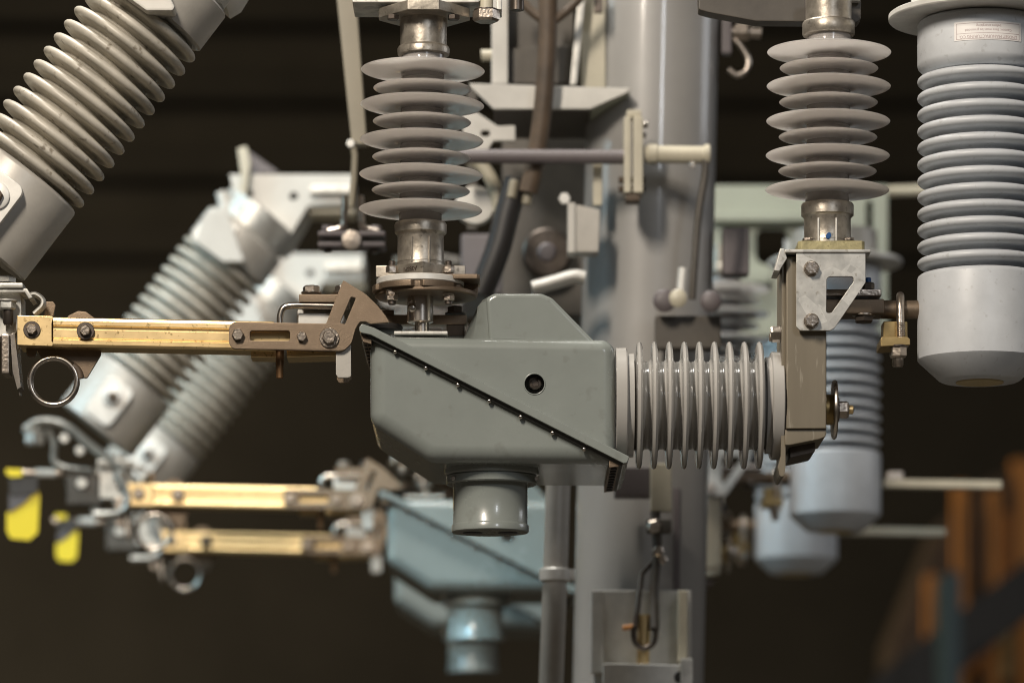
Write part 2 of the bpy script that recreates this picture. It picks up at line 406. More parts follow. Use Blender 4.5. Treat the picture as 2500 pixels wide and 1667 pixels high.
MB().plate([fillet([(160, 785), (166, 771), (190, 759), (210, 761), (232, 777), (234, 785)], [0, 6, 12, 10, 6, 0])], 20, 10).build('guide_tab', 'bronze', t)
MB().plate([rrect(64, 838, 89, 872, 11)], -10, 10).build('guide_tab', 'bronze', t)
outer = fillet([(559, 785), (796, 790), (838, 684), (892, 717), (921, 745), (941, 770), (951, 787), (905, 791), (893, 785), (878, 785), (868, 802), (858, 838), (838, 857), (559, 851)],
               [18, 5, 2, 60, 60, 60, 2, 10, 10, 10, 14, 25, 25, 18])
s1 = rrect(610, 807, 708, 832, 6)
s2 = fillet([(857, 724), (869, 728), (842, 792), (830, 788)], [3, 3, 3, 3])
lp = MB().plate([outer, s1, s2], -96, 12, 1.0).build('latch_plate', 'bronze', t)
bolt(lp, 581, 818, -97, 15, 13); bolt(lp, 737, 822, -97, 13, 12); bolt(lp, 804, 825, -97, 17.5, 13, 24, wm='bolt_steel')
MB().prism([(600, 800), (780, 800), (780, 842), (600, 838)], -70, -64, 1).build('backing_strip', 'brass', t)
MB().prism([(612, 845), (676, 846), (676, 873), (612, 872)], -40, 40, 2).build('foot_block', 'brass', t)
MB().prism([(700, 846), (836, 850), (836, 868), (700, 872)], -30, 70, 2).build('foot_block', 'brass', t)
b = MB(); b.lathe(W(683, 852, -36), AX['down'], [(0, 10), (36, 10), (44, 9), (70, 9), (72, 7)], U0, 20); b.build('stop_pin', 'copper_brown', t)
MB().plate([fillet([(820, 850), (857, 842), (857, 919), (848, 922), (826, 922), (820, 914)], [0, 0, 5, 3, 4, 5])], -84, 10).build('stop_lug', 'cap_metal', t)
MB().plate([fillet([(822, 850), (858, 842), (858, 926), (848, 935), (828, 935), (822, 926)], [0, 0, 5, 5, 5, 5])], -30, 10).build('stop_lug', 'bronze', t)

# ---- fixed contact
t = thing('fixed_contact', 'sharp bolted contact block with bent steel rod above the nearest brass blade tip', 'contact', W(770, 760), 'fixed contacts at the blade tips'); FRONT['contact'] = t
MB().box(730, 718, 850, 738, -70, 60, 2).build('top_strap', 'bronze', t)
bolt(t, 760, 717, -30, 21, 15, washer=25, axis='up', wth=4, wm='bolt_steel'); bolt(t, 838, 717, -10, 21, 15, washer=25, axis='up', wm='bolt_steel')
for dd in (-58, -6):
    MB().tube(smoothpath([W(684, 796, dd), W(684, 772, dd), W(692, 752, dd), W(712, 746, dd), W(760, 746, dd), W(850, 748, dd)]), 8 * U0, 16).build('bent_rod', 'steel', t)
MB().lathe(W(726, 775, -10), AX['right'], [(0, 15), (2, 19), (112, 19), (114, 15)], U0, 32).build('contact_block', 'zinc_white', t)
MB().box(728, 764, 840, 792, -40, 50, 3).build('contact_block', 'zinc_white', t)

# ---- tall drive insulator
t = thing('drive_insulator', 'grey shed insulator left of centre standing over the nearest interrupter housing', 'insulator', W(1028, 810), 'rotating insulators over the housings'); FRONT['drive'] = t
def silicone_body(par, x0, y0, x1, y1, bigs, smalls, rc):
    """axis from (x0,y0) down to (x1,y1); shed rows at the given pixel heights"""
    a, bb = W(x0, y0), W(x1, y1); ax = (a - bb).normalized()
    pr = [(0, rc)]
    for y, R in sorted([(y, 151) for y in bigs] + [(y, 120) for y in smalls], reverse=True):
        c = y1 - y
        pr += [(c - 14, rc), (c - 7, rc + 2), (c - 4.2, rc + 8), (c - 3.2, rc + 20), (c - 2.6, R * 0.72), (c - 2.2, R - 10), (c - 1.2, R - 2), (c + 0.5, R), (c + 2.2, R - 2), (c + 4.5, R - 14), (c + 10, R * 0.70), (c + 15, rc + 12), (c + 19, rc + 2)]
    pr += [((a - bb).length / U0, rc)]
    MB().cyl(bb, a, (rc + 1.2) * U0, 64).build('core', 'silicone_core', par)
    b = MB(); b.lathe(bb, ax, pr, U0, 96); return b
silicone_body(t, 1033, 134, 1026, 552, [173, 258, 344, 428, 513], [218, 299, 386, 467], 51).build('shed_body', 'silicone', t, 60)
MB().lathe(W(1034, 137), AX['up'], [(0, 52), (2, 63), (16, 64), (21, 61), (23, 57), (40, 57), (98, 57), (104, 62)], U0, 48).build('upper_fitting', 'cast_metal', t)
MB().cyl(W(1033, 142), W(1033, 124), 52 * U0, 48).build('seal_ring', 'silicone', t)
hx = [(1036 + 112 * math.cos(math.radians(a)), 112 * math.sin(math.radians(a))) for a in (8, 70, 110, 172, 188, 250, 290, 352)]
def hplate(pts, y0, y1, cx_d=0):       # horizontal plate: pts (x, depth), from pixel height y0 (top) to y1
    b = MB(); k = U0
    rings = [[Vector(((x - 1250) * k, dd * k, ZC + (2310 - y) * k)) for x, dd in pts] for y in (y1, y0)]
    b.poly_strip(rings)
    es = [e for e in b.bm.edges]
    bmesh.ops.recalc_face_normals(b.bm, faces=b.bm.faces)
    bmesh.ops.bevel(b.bm, geom=es, offset=2 * k, segments=2, affect='EDGES', profile=0.5)
    return b
hplate(hx, 24, 48).build('top_flange', 'cast_metal', t)
for x, dd in ((960, -60), (1108, -60)): bolt(t, x, 38, dd, 15, 12, axis='down', m='dark_steel')
MB().lathe(W(1027, 654), AX['up'], [(0, 58), (8, 57), (12, 57)] + [(a_ + 12, r_) for a_, r_ in [(0, 58), (4, 57), (62, 56), (68, 58), (72, 63), (92, 64), (97, 62), (98, 50)]], U0, 48).build('lower_fitting', 'cast_metal', t)
for a in (-112, -68):
    MB().cyl(W(1027 + 57 * math.cos(math.radians(a)), 640, 57 * math.sin(math.radians(a))), W(1027 + 57 * math.cos(math.radians(a)), 577, 57 * math.sin(math.radians(a))), 2.5 * U0, 8).build('casting_rib', 'cast_metal', t)
dia = [(1033, -88), (1095, -24), (1136, -20), (1136, 20), (1095, 60), (1027, 92), (960, 60), (918, 20), (918, -20), (966, -26)]
fl = hplate(dia, 652, 680).build('mounting_flange', 'cast_metal', t)
fp0, fp1 = Vector((966, -26)), Vector((1033, -88)); fdir = (fp1 - fp0).normalized(); fn = Vector((fdir.y, -fdir.x))
if fn.y > 0: fn = -fn
def flange_text(x, y, z):
    p = fp0.lerp(fp1, 0.55) + fdir * (-x) + fn * (0.6 + z); q = W(p.x, 666 + y, 0); q.y = p.y * U0; return q
bend_text('A28SP1', 15, flange_text, 'dark_steel', 'casting_mark', fl, 0.8)
MB().lathe(W(1026, 699), AX['up'], [(0, 40), (0, 105), (2, 107), (14, 107), (16, 105), (16, 40)], U0, 64).build('spacer_plate', 'zinc_white', t)
def cog():
    pts = []
    for i in range(96):
        a = 2 * math.pi * i / 96; r = 112 - (8 if (i % 16) in (7, 8, 9) else 0)
        pts.append((1021 + r * math.cos(a), r * math.sin(a)))
    return pts
hplate(cog(), 700, 715).build('index_disc', 'bronze', t)
hplate([(1062, -70), (1166, -70), (1172, -62), (1172, 60), (1062, 90)], 680, 692).build('lever_plate', 'bronze', t)
MB().prism([(1118, 681), (1170, 681), (1165, 722), (1112, 728), (1085, 712)], 20, 40, 2).build('lever_web', 'bronze', t)
MB().lathe(W(1040, 728, 20), AX['up'], [(0, 30), (0, 122), (3, 125), (10, 125), (12, 122), (12, 30)], U0, 64).build('lower_disc', 'bronze', t)
for x in (957, 1095):
    b_ = bolt(t, x, 666, -62, 15, 17, axis='up', name='nut')
    MB().cyl(W(x, 650, -62), W(x, 637, -62), 8 * U0, 14, bev=1.5 * U0).build('stud', 'dark_steel', b_)
    b_ = bolt(t, x, 703, -62, 15, 16, washer=17, axis='down', name='nut', wth=4)
    MB().hexa(W(x, 723, -62), AX['down'], 15 * U0, 12 * U0).build('lock_nut', 'bolt_steel', b_, 20)
    MB().cyl(W(x, 733, -62), W(x, 744, -62), 9 * U0, 14, bev=1.5 * U0).build('stud', 'dark_steel', b_)
MB().lathe(W(1026, 788), AX['up'], [(0, 29), (2, 32), (86, 32), (88, 30)], U0, 40).build('shaft_collar', 'steel', t)
MB().lathe(W(1006, 752, -24), AX['cam'], [(0, 10.5), (6, 10.5), (9, 8), (10, 4)], U0, 24).build('cross_pin', 'steel', t)
MB().cyl(W(1030, 814), W(1030, 786), 17 * U0, 32).build('shaft', 'steel', t)
MB().box(962, 808, 1093, 817, -70, 60, 2).build('base_plate', 'galvanized', t)
MB().box(900, 768, 1140, 792, 70, 110, 3).build('link_bar', 'bronze', t)
MB().box(870, 756, 962, 770, 74, 100, 3).build('link_bar', 'bronze', t)
bolt(t, 1112, 768, 90, 20, 16, washer=26, axis='up', m='dark_steel')
MB().box(1090, 792, 1134, 820, 74, 110, 3).build('link_foot', 'rust_brown', t)
b = MB(); b.lathe(W(930, 800, 40), AX['up'], [(-10, 42), (-8, 52), (0, 54), (6, 50), (8, 20)], U0, 36); b.build('rubber_pad', 'rubber', t)

# ---- interrupter housing
t = thing('interrupter_housing', 'green grey enamel housing with sloping flange and hood, sharp at the centre of the photo', 'housing', W(1200, 1130), 'interrupter housings'); FRONT['housing'] = t
def offset_poly(pts, ins):
    n = len(pts); L = []
    area2 = sum(pts[i][0] * pts[(i + 1) % n][1] - pts[(i + 1) % n][0] * pts[i][1] for i in range(n))
    sg = 1 if area2 > 0 else -1
    for i in range(n):
        a, b2 = Vector(pts[i]).to_2d(), Vector(pts[(i + 1) % n]).to_2d(); e = (b2 - a).normalized(); nr = Vector((-e.y, e.x)) * sg
        L.append((a + nr * ins[i], e))
    out = []
    for i in range(n):
        (p, e), (q, f) = L[i - 1], L[i]
        c = e.x * f.y - e.y * f.x
        if abs(c) < 1e-4: out.append(tuple(q)); continue
        s_ = ((q.x - p.x) * f.y - (q.y - p.y) * f.x) / c; out.append(tuple(p + e * s_))
    return out
def rounded_prism(pts, flags, d0, d1, R, draft=0):
    """prism facing the lens whose flagged edges roll over into the front and back faces"""
    k = U(d0); rings = []
    for s_ in range(7):
        a = math.radians(90 * s_ / 6); rings.append((R * (1 - math.sin(a)), R * (1 - math.cos(a))))
    def ring(ins, d):
        return [Vector(((x - 1250) * k, d0 * U0 + (d - d0) * k, ZC + (2310 - y) * k)) for x, y in offset_poly(pts, [ins * f for f in flags])]
    seq = [ring(i_, d0 + dd) for i_, dd in rings[:0]]
    for s_ in range(7):
        a = math.radians(90 * s_ / 6); seq.append(ring(R * (1 - math.sin(a)), d0 + R * (1 - math.cos(a))))
    for s_ in range(6, -1, -1):
        a = math.radians(90 * s_ / 6); seq.append(ring(R * (1 - math.sin(a)), d1 - R * (1 - math.cos(a))))
    b = MB(); b.poly_strip(seq); return b
SL = 0.508
def fl_y(x, o=0): return 790 + (x - 880) * SL + o
# upper shell
up = fillet([(927, 818), (1502, 827), (1502, fl_y(1502, 4))], [0, 34, 0], 6)
flags = []
for i in range(len(up)):
    a, c = up[i], up[(i + 1) % len(up)]
    flags.append(0.0 if c[0] < a[0] - 100 else 1.0)
us = rounded_prism(up, flags, -112, 440, 30).build('upper_shell', 'enamel', t, 40)
cut = MB().cyl(W(1305, 937, -150), W(1305, 937, -40), 24.5 * U(-112), 48).build('tmp_cut', 'gasket', t)
us.modifiers.clear(); bm_ = us.modifiers.new('b', 'BOOLEAN'); bm_.object = cut; bm_.operation = 'DIFFERENCE'; bm_.solver = 'EXACT'
bpy.context.view_layer.update()
me = bpy.data.meshes.new_from_object(us.evaluated_get(bpy.context.evaluated_depsgraph_get()))
us.modifiers.clear(); us.data = me; bpy.data.objects.remove(cut)
wn = us.modifiers.new('normals', 'WEIGHTED_NORMAL'); wn.mode = 'FACE_AREA'; wn.weight = 100; wn.keep_sharp = True
MB().lathe(W(1306, 938, -60), AX['cam'], [(0, 17), (30, 17), (34, 15), (35, 9), (31, 8), (31, 2)], U0, 12).build('port_plug', 'dark_steel', us, 20)
MB().tube([W(1305 + 25.5 * math.cos(q), 937 + 25.5 * math.sin(q), -112.3) for q in [2 * math.pi * i / 48 for i in range(48)]], 1.6 * U0, 8, closed=True).build('port_rim', 'enamel', us)
# lower shell
lo0 = [(903, fl_y(903, 20)), (1508, fl_y(1508, 20)), (1051, 1126), (903, 1030)]
lo = fillet(lo0, [0, 0, 60, 42], 6); flags = []
for i in range(len(lo)):
    a, c = lo[i], lo[(i + 1) % len(lo)]; flags.append(0.0 if c[0] > a[0] + 100 and c[1] > a[1] + 40 else 1.0)
rounded_prism(lo, flags, -102, 440, 40).build('lower_shell', 'enamel', t, 40)
fo = fillet([(877, 798), (884, 790), (914, 800), (1537, fl_y(1537, -10)), (1531, fl_y(1531, 8)), (1522, fl_y(1522, 14)), (905, fl_y(905, 14)), (877, 811)], [5, 5, 30, 4, 4, 6, 20, 8])
fg = MB().prism(fo, -132, 456, 2.2).build('flange', 'enamel', t)
go = [(898, fl_y(898, 17)), (1521, fl_y(1521, 15)), (1519, fl_y(1519, 24)), (898, fl_y(898, 26))]
MB().prism(go, -114, 450, 1).build('gasket', 'seam_grey', t)
for x, y in ((965, 858), (1040, 898), (1118, 939), (1195, 978), (1271, 1017), (1349, 1056), (1426, 1096)):
    MB().lathe(W(x, y, -114), AX['cam'], [(-4, 5.5), (2, 5.5), (4, 4), (5, 1.5)], U0, 12).build('flange_screw', 'steel', t)
for i in range(19):
    MB().lathe(W(890, 817, -98 + i * 28), AX['down'], [(-6, 7), (7, 7), (8, 5)], U0, 10).build('flange_screw', 'steel', t)
    MB().lathe(W(1518, fl_y(1518, 14), -98 + i * 28), AX['down'], [(-6, 7), (7, 7), (8, 5)], U0, 10).build('flange_screw', 'steel', t)
vl = MB().prism([(880, 814), (907, 826), (907, 840), (886, 834)], -112, 440, 1).build('end_panel', 'bronze', t)  # bronze colour stands in for warm reflections under the flange ends
vr = MB().prism([(1487, 1124), (1516, 1121), (1511, 1138), (1487, 1141)], -112, 440, 1).build('end_panel', 'bronze', t)
k = U(-112)
for i in range(9):  # dark bumps in rows for the bolt heads along the underside
    for xx in (892, 901):
        c = W(xx, 841, -112); c.y += (20 + i * 58) * k; c.z += 2 * k
        MB().cyl(c, c + Vector((0, 0, -3 * k)), 4 * k, 12).build('underside_bump', 'gasket', vl)
    c = W(1499, 1143, -112); c.y += (20 + i * 58) * k; c.z += 3 * k
    MB().cyl(c, c + Vector((0, 0, -4 * k)), 8 * k, 12).build('underside_bump', 'gasket', vr)
# hood
k = U(-84)
fr = fillet([(1193, 826), (1186, 726), (1206, 715), (1322, 715), (1348, 726), (1452, 832)], [0, 12, 16, 30, 30, 0])
b = MB(); n = len(fr)
ctr = Vector((1290, 826))
def hood_ring(sc, d, dx=0.0):
    out = []
    for x, y in fr:
        f = 0 if x > 1250 else 1
        out.append(Vector(((ctr.x + (x - ctr.x) * sc - f * dx * (y - 690) / 130 - 1250) * k, -84 * U0 + (d + 84) * k, ZC + (2310 - (ctr.y + (y - ctr.y) * sc)) * k)))
    return out
rg = []
for s_ in range(5):
    a = math.radians(90 * s_ / 4); rg.append(hood_ring(0.90 + 0.10 * math.sin(a), -84 + 12 * (1 - math.cos(a))))
rg += [hood_ring(1.0, -40, 38), hood_ring(1.0, 20, 66), hood_ring(1.0, 330, 66), hood_ring(0.92, 350, 60)]
b.poly_strip(rg); b.build('hood', 'enamel', t, 45)
# exhaust bushing
bu = MB().lathe(W(1197, 1284, 66), AX['up'], [(-16, 40), (-16, 93), (-14, 95), (0, 95), (3, 93), (5, 91.5), (100, 91.5), (106, 95), (108, 104)], U0, 72).build('exhaust_bushing', 'enamel', t)
MB().lathe(W(1200, 1176, 66), AX['up'], [(-8, 95), (-8, 109), (-5, 112), (12, 112), (14, 109), (16, 115), (19, 117), (36, 117), (39, 114), (40, 90)], U0, 72).build('bushing_collar', 'enamel', t)
for x in (1154, 1240):
    MB().cyl(W(x, 1301.5, 66), W(x, 1299, 66), 24 * U0, 32).build('outlet_hole', 'gasket', bu)
for x in (1107, 1310):
    MB().hexa(W(x, 1168, 0), AX['cam'], 6 * U0, 6 * U0).build('collar_screw', 'steel', t)

# ---- bellows
t = thing('bellows_insulator', 'glossy grey horizontal ribbed insulator between the housing and the brown upright channel', 'insulator', W(1700, 990)); FRONT['bellows'] = t
pr = [(1528, 118), (1530, 126), (1546, 126)]
for i in range(9):
    c = 1560 + 36.6 * i
    pr += [(c - 14, 106), (c - 9, 112), (c - 7.5, 128), (c - 7, 144), (c - 5, 152), (c, 155), (c + 5, 152), (c + 7, 144), (c + 7.5, 128), (c + 9, 112), (c + 14, 106)]
pr += [(1866, 112), (1868, 117), (1880, 117), (1882, 112)]
MB().lathe(W(0, 990), AX['right'], pr, U0, 96).build('shed_body', 'bellows_grey', t, 55)
MB().lathe(W(0, 990), AX['right'], [(1502, 60), (1502, 138), (1504, 140), (1527, 140), (1530, 137), (1530, 60)], U0, 72).build('end_collar', 'bellows_grey', t)
MB().lathe(W(0, 991), AX['right'], [(1880, 60), (1880, 127), (1883, 131), (1907, 131), (1909, 129), (1909, 60)], U0, 72).build('end_collar', 'bellows_grey', t)

# ---- upright channel behind the bellows' right end
t = thing('upright_channel', 'brown painted upright channel at the right end of the horizontal ribbed insulator, sharp', 'channel', W(1965, 1050), 'brown upright channels'); FRONT['channel'] = t
MB().prism([(1919, 625), (2018, 625), (2018, 1046), (1919, 1046)], -120, 130, 5).build('column', 'channel_paint', t)
MB().prism(fillet([(1917, 1048), (2017, 1048), (2016, 1066), (2000, 1072), (1930, 1086), (1917, 1086)], [0, 0, 8, 10, 4, 0]), -110, 120, 3).build('foot', 'channel_paint', t)
MB().prism(fillet([(1928, 1080), (1990, 1066), (1990, 1100), (1985, 1105), (1928, 1118)], [3, 3, 3, 6, 3]), -60, 110, 2).build('heel_block', 'dark_steel', t)
MB().plate([[(0, 0)]] and [fillet([(1909, 640), (1918, 640), (1918, 1140), (1914, 1163), (1904, 1163), (1899, 1140), (1907, 1110)], [0, 0, 6, 6, 6, 6, 0])], -100, 180, 1).build('end_plate', 'channel_paint', t)
b_ = bolt(t, 1909, 816, -70, 20, 24, washer=22, axis='left', name='nut')
MB().cyl(W(1888, 824, -60), W(1877, 824, -60), 10 * U0, 14, bev=2 * U0).build('stud', 'bolt_steel', b_)
MB().cyl(W(2014, 1000, -10), W(2034, 1000, -10), 37 * U0, 36).build('spool', 'aged_brass', t)
MB().lathe(W(2032, 1000, -10), AX['right'], [(0, 20), (0, 70), (3, 72), (7, 72), (10, 69), (10, 20)], U0, 56).build('edge_disc', 'steel', t)
b_ = bolt(t, 2042, 1000, -10, 22, 24, washer=30, axis='right', name='nut', wth=6)
MB().lathe(W(2070, 1000, -10), AX['right'], [(0, 11), (12, 11), (14, 8)], U0, 16).build('stud', 'brass', b_)

# ---- galvanized gusset bracket
t = thing('gusset_bracket', 'galvanized bracket with triangular cut-out bolted on the brown upright channel, sharp at right', 'bracket', W(2030, 805), 'galvanized gusset brackets'); FRONT['gusset'] = t
go = fillet([(1944, 610), (2113, 610), (2113, 690), (2038, 800), (2026, 807), (1953, 807), (1944, 797)], [2, 3, 6, 10, 6, 10, 6])
gh = fillet([(2018, 675), (2084, 675), (2084, 688), (2030, 764), (2017, 764)], [10, 8, 6, 8, 5])
MB().plate([go, gh], -145, 9, 1.0).build('front_gusset', 'galvanized', t)
MB().plate([go, gh], 140, 9, 1.0).build('back_gusset', 'galvanized', t)
hplate([(1907, -150), (2113, -150), (2113, 149), (1907, 149)], 634, 642).build('top_plate', 'galvanized', t)
MB().prism([(1905, 606), (1914, 606), (1922, 630), (1903, 662), (1890, 660)], -140, -20, 2).build('side_ear', 'galvanized', t)
for y in (656, 784): bolt(t, 1981, y, -145, 17.5, 15, washer=19, wm='bolt_steel')

# ---- right tall insulator
t = thing('support_insulator', 'grey shed insulator right of centre standing on the galvanized gusset bracket', 'insulator', W(2022, 590), 'support insulators over the gusset brackets'); FRONT['support'] = t
silicone_body(t, 2025, 85, 2019, 503, [129, 212, 297, 381, 465], [168, 251, 336, 419], 52).build('shed_body', 'silicone', t, 60)
MB().lathe(W(2023, 90), AX['up'], [(0, 52), (2, 62), (5, 64), (32, 64), (36, 61), (38, 56), (70, 56), (100, 57)], U0, 48).build('upper_fitting', 'cast_metal', t)
lf = MB().lathe(W(2020, 602), AX['up'], [(0, 58), (10, 57), (12, 57)] + [(a_ + 12, r_) for a_, r_ in [(0, 58), (4, 57), (55, 57), (60, 60), (63, 64), (88, 64), (92, 62), (93, 45)]], U0, 48).build('lower_fitting', 'cast_metal', t)
for a in (-112, -68):
    MB().cyl(W(2020 + 58 * math.cos(math.radians(a)), 588, 58 * math.sin(math.radians(a))), W(2020 + 58 * math.cos(math.radians(a)), 532, 58 * math.sin(math.radians(a))), 2.5 * U0, 8).build('casting_rib', 'zinc_white', t)
MB().plate([[(2023 + 6.5 * math.cos(q) - 1.5 * math.sin(q), 575 + 8 * math.sin(q)) for q in [2 * math.pi * i / 14 for i in range(14)]]], -60, 3, 0.8).build('paint_spot', 'blue_paint', lf)
hplate([(1943, -70), (1950, -78), (2098, -78), (2105, -70), (2105, 70), (2098, 78), (1950, 78), (1943, 70)], 601, 634).build('base_block', 'mossy_cast', t)
for x in (1972, 2073): bolt(t, x, 590, -58, 13, 7, axis='up', washer=15, wth=2)

# ---- white sensor
t = thing('sensor_post', 'pale grey ribbed cylinder hanging at the right edge with an upside down paper label, sharp', 'voltage sensor', W(2392, 935), 'pale ribbed sensor posts'); FRONT['sensor'] = t
pr = [(0, 108)]
for i in range(12):
    c = 643 - 199 - (i * 40.36)
for i in range(12):
    c = i * 40.36 + 20
    pr += [(c - 17, 109), (c - 13, 114), (c - 12, 126), (c - 11, 139), (c - 9, 146.5), (c - 5, 150.8), (c, 152), (c + 5, 150.5), (c + 9, 146), (c + 12, 137), (c + 15, 118), (c + 18, 109)]
pr += [(12 * 40.36 + 10, 109)]
MB().lathe(W(2392, 663), AX['up'], pr, U0, 96).build('shed_body', 'pale_ceramic', t, 50)
MB().lathe(W(2392, 880), AX['up'], [(-52, 20), (-52, 92), (-48, 100), (-4, 147), (2, 152), (198, 152), (204, 150), (208, 145), (211, 134), (213, 100)], U0, 96).build('lower_cap', 'pale_ceramic', t)
MB().lathe(W(2392, 932), AX['down'], [(0, 58), (3, 58), (4.5, 55), (4.5, 20), (3.5, 10)], U0, 48).build('bottom_plug', 'bumper_buff', t)
uc = MB().lathe(W(2392, 160), AX['up'], [(-24, 105), (-22, 128), (-18, 138), (-6, 150), (2, 152), (98, 152), (106, 146), (112, 130)], U0, 96).build('upper_cap', 'pale_ceramic', t)
tf = MB().lathe(W(2392, 50), AX['up'], [(0, 60), (0, 219), (3, 222), (14, 222), (16, 219), (16, 60)], U0, 96).build('top_flange', 'zinc_white', t)
MB().cyl(W(2392, 36), W(2392, -60), 140 * U0, 72).build('top_neck', 'cap_metal', t)
MB().prism([(2226, 34), (2248, 34), (2248, -40), (2226, -40)], -60, -40, 2).build('flange_lug', 'zinc_white', t)
def on_cyl(x, z_, off):    # x pixels along the surface from the middle of the label, z_ photo height
    a = (x + 2.5) / 152.0; r = 152 + off
    k = U0; c = W(2392, z_, 0); return Vector((c.x + r * k * math.sin(a), c.y - r * k * math.cos(a), c.z))
b = MB()
lx = [-82 + 168 * i / 16 for i in range(17)]
b.poly_strip([[on_cyl(x, zz, o_) for x in lx] for zz, o_ in ((86, 0.4), (86, 1.2), (131, 1.2), (131, 0.4))], close=False, cap=False)
lb = b.build('paper_label', 'label_white', uc)
def lab_text(cx, cz):
    return lambda x, y, z_: on_cyl(cx - x, cz + y, 1.6)
bend_text('LINDSEY MANUFACTURING CO.', 9.9, lab_text(2, 122.5), 'label_ink', 'print', lb)
bend_text('Caution: Base must be grounded', 8.6, lab_text(2, 107), 'label_ink', 'print', lb)
bend_text('before energizing', 8.6, lab_text(2, 97), 'label_ink', 'print', lb)
for za, zb in ((90, 90.9), (114.2, 115.1), (127.2, 128.1)):
    b = MB(); b.poly_strip([[on_cyl(-77 + 158 * i / 16, zz, 1.6) for i in range(17)] for zz in (za, zb)], close=False, cap=False); b.build('print_rule', 'label_ink', lb)
for xa in (-77, 80):
    b = MB(); b.poly_strip([[on_cyl(xa, 90, 1.6), on_cyl(xa + 1, 90, 1.6)], [on_cyl(xa, 128, 1.6), on_cyl(xa + 1, 128, 1.6)]], close=False, cap=False); b.build('print_rule', 'label_ink', lb)

# ---- rod clamp between gusset and sensor
t = thing('rod_clamp', 'bronze terminal rod with threaded U-bolt clamp between gusset bracket and pale sensor, sharp', 'clamp', W(2180, 780), 'terminal rods with U-bolt clamps'); FRONT['clamp'] = t
MB().box(2012, 706, 2152, 722, -60, 60, 2).build('top_strap', 'bolt_steel', t)
MB().box(2010, 729, 2160, 766, -46, 46, 5).build('flat_bar', 'bronze', t)
MB().cyl(W(2150, 756), W(2262, 756), 22.5 * U0, 36, bev=2 * U0).build('rod', 'bronze', t)
bolt(t, 2109, 766, -20, 24, 16, washer=28, axis='down', m='dark_steel', wth=6, wm='bolt_steel')
b_ = bolt(t, 2120, 706, -20, 15, 16, axis='up', name='nut', m='dark_steel')
MB().cyl(W(2120, 692, -20), W(2120, 678, -20), 7 * U0, 12, bev=1.5 * U0).build('stud', 'blue_paint', b_)
ub = [W(2199, 868, -40)] + [W(2198, 760, -40)] + [W(2198, 756 - 34 * math.sin(a), -34 * math.cos(a) - 4) for a in [math.pi * i / 10 for i in range(1, 10)]] + [W(2198, 760, 38), W(2198, 868, 38)]
u_ = MB().tube(ub, 10 * U0, 18).build('u_bolt', 'bolt_steel', t)
for i in range(12):
    MB().lathe(W(2199, 790 + i * 4.4, -40), AX['down'], [(-1.7, 9.8), (0, 11.4), (1.7, 9.8)], U0, 18).build('thread', 'bolt_steel', u_)
MB().box(2156, 784, 2216, 830, -30, 30, 4).build('saddle', 'aged_brass', t)
MB().prism(fillet([(2152, 822), (2216, 822), (2222, 828), (2222, 842), (2150, 846), (2150, 830)], [4, 4, 3, 3, 3, 4]), -58, 58, 2).build('saddle_foot', 'aged_brass', t)
for x, dd in ((2194, -40), (2190, 38)):
    n_ = bolt(t, x, 843, dd, 20, 26, washer=23, axis='down', name='nut', wth=5)
    MB().lathe(W(x, 868, dd), AX['down'], [(0, 12), (24, 12), (28, 9)], U0, 18).build('stud', 'bolt_steel', n_)

# ---- things at the top of the frame, front row
t = thing('hanger_plate', 'dark plate end and large hexagon bolt above the left tall insulator at the top edge', 'mounting plate', W(1060, 5))
MB().box(860, -60, 1170, 7, -40, 120, 3).build('plate', 'galvanized', t)
bolt(t, 1187, 24, -20, 33, 26, axis='down', m='bolt_steel', washer=30)
MB().cyl(W(1187, 26, -20), W(1187, -50, -20), 17 * U0, 24).build('shank', 'cream_paint', t)
MB().box(1212, -60, 1225, 24, -30, 60, 2).build('side_plate', 'galvanized', t)
MB().cyl(W(1262, 26, 10), W(1262, -50, 10), 17 * U0, 16).build('stud', 'dark_steel', t)
t = thing('top_crossarm', 'dark brown folded crossarm at the top edge behind the right tall insulator', 'crossarm', W(1900, 50))
MB().prism(fillet([(1704, -60), (1706, 24), (1730, 31), (1845, 52), (2094, 55), (2102, 46), (2102, -60)], [0, 6, 20, 30, 8, 6, 0]), 70, 130, 3).build('web', 'mech_grey', t)
MB().prism([(1990, -50), (2100, -50), (2100, 2), (1990, 2)], 40, 69, 2).build('lip', 'galvanized', t)

# ================================================================== rows behind: copies
OFF2 = Vector((-0.0277, 1.44, 0.0)); OFF3 = Vector((-0.0364, 2.06, 0.0))
REL = {
 'tilt': ('blurred grey ribbed insulator tilted behind the nearest brass blade, running to a white bracket', 'most blurred tilted insulator, lowest of the three, ending beside the second white clamp pad'),
 'hinge': ('blurred clamp terminal at the left end of the upper brass blade behind', 'blurred clamp terminal at the left end of the lowest brass blade'),
 'blade': ('blurred brass blade in the lower left, upper of the two behind', 'blurred brass blade in the lower left, lowest of the three, ring hanging below'),
 'contact': ('blurred pale contact block at the tip of the upper blurred brass blade', 'blurred pale contact block at the tip of the lowest brass blade'),
 'drive': ('blurred insulator mostly hidden behind the nearest green grey housing', None),
 'housing': ('blurred blue green housing below the nearest one, above a farther look-alike', 'most blurred blue green housing, lowest, under the second housing'),
 'channel': ('blurred brown upright channel half hidden by the grey pole, lower right of centre', None),
 'gusset': ('blurred pale gusset bracket right of the pole below the horizontal ribbed insulator', 'most blurred gusset bracket beside the pole, behind the second one'),
 'support': ('blurred grey shed insulator right of the pole in front of the green panel', None),
 'sensor': ('blurred grey ribbed cylinder behind the brown channel, second of the three', 'most blurred pale blue cylinder, lowest of the three, its ribs hidden'),
 'clamp': ('blurred rod clamp left of the second ribbed cylinder', 'blurred rod clamp left of the lowest pale cylinder'),
}
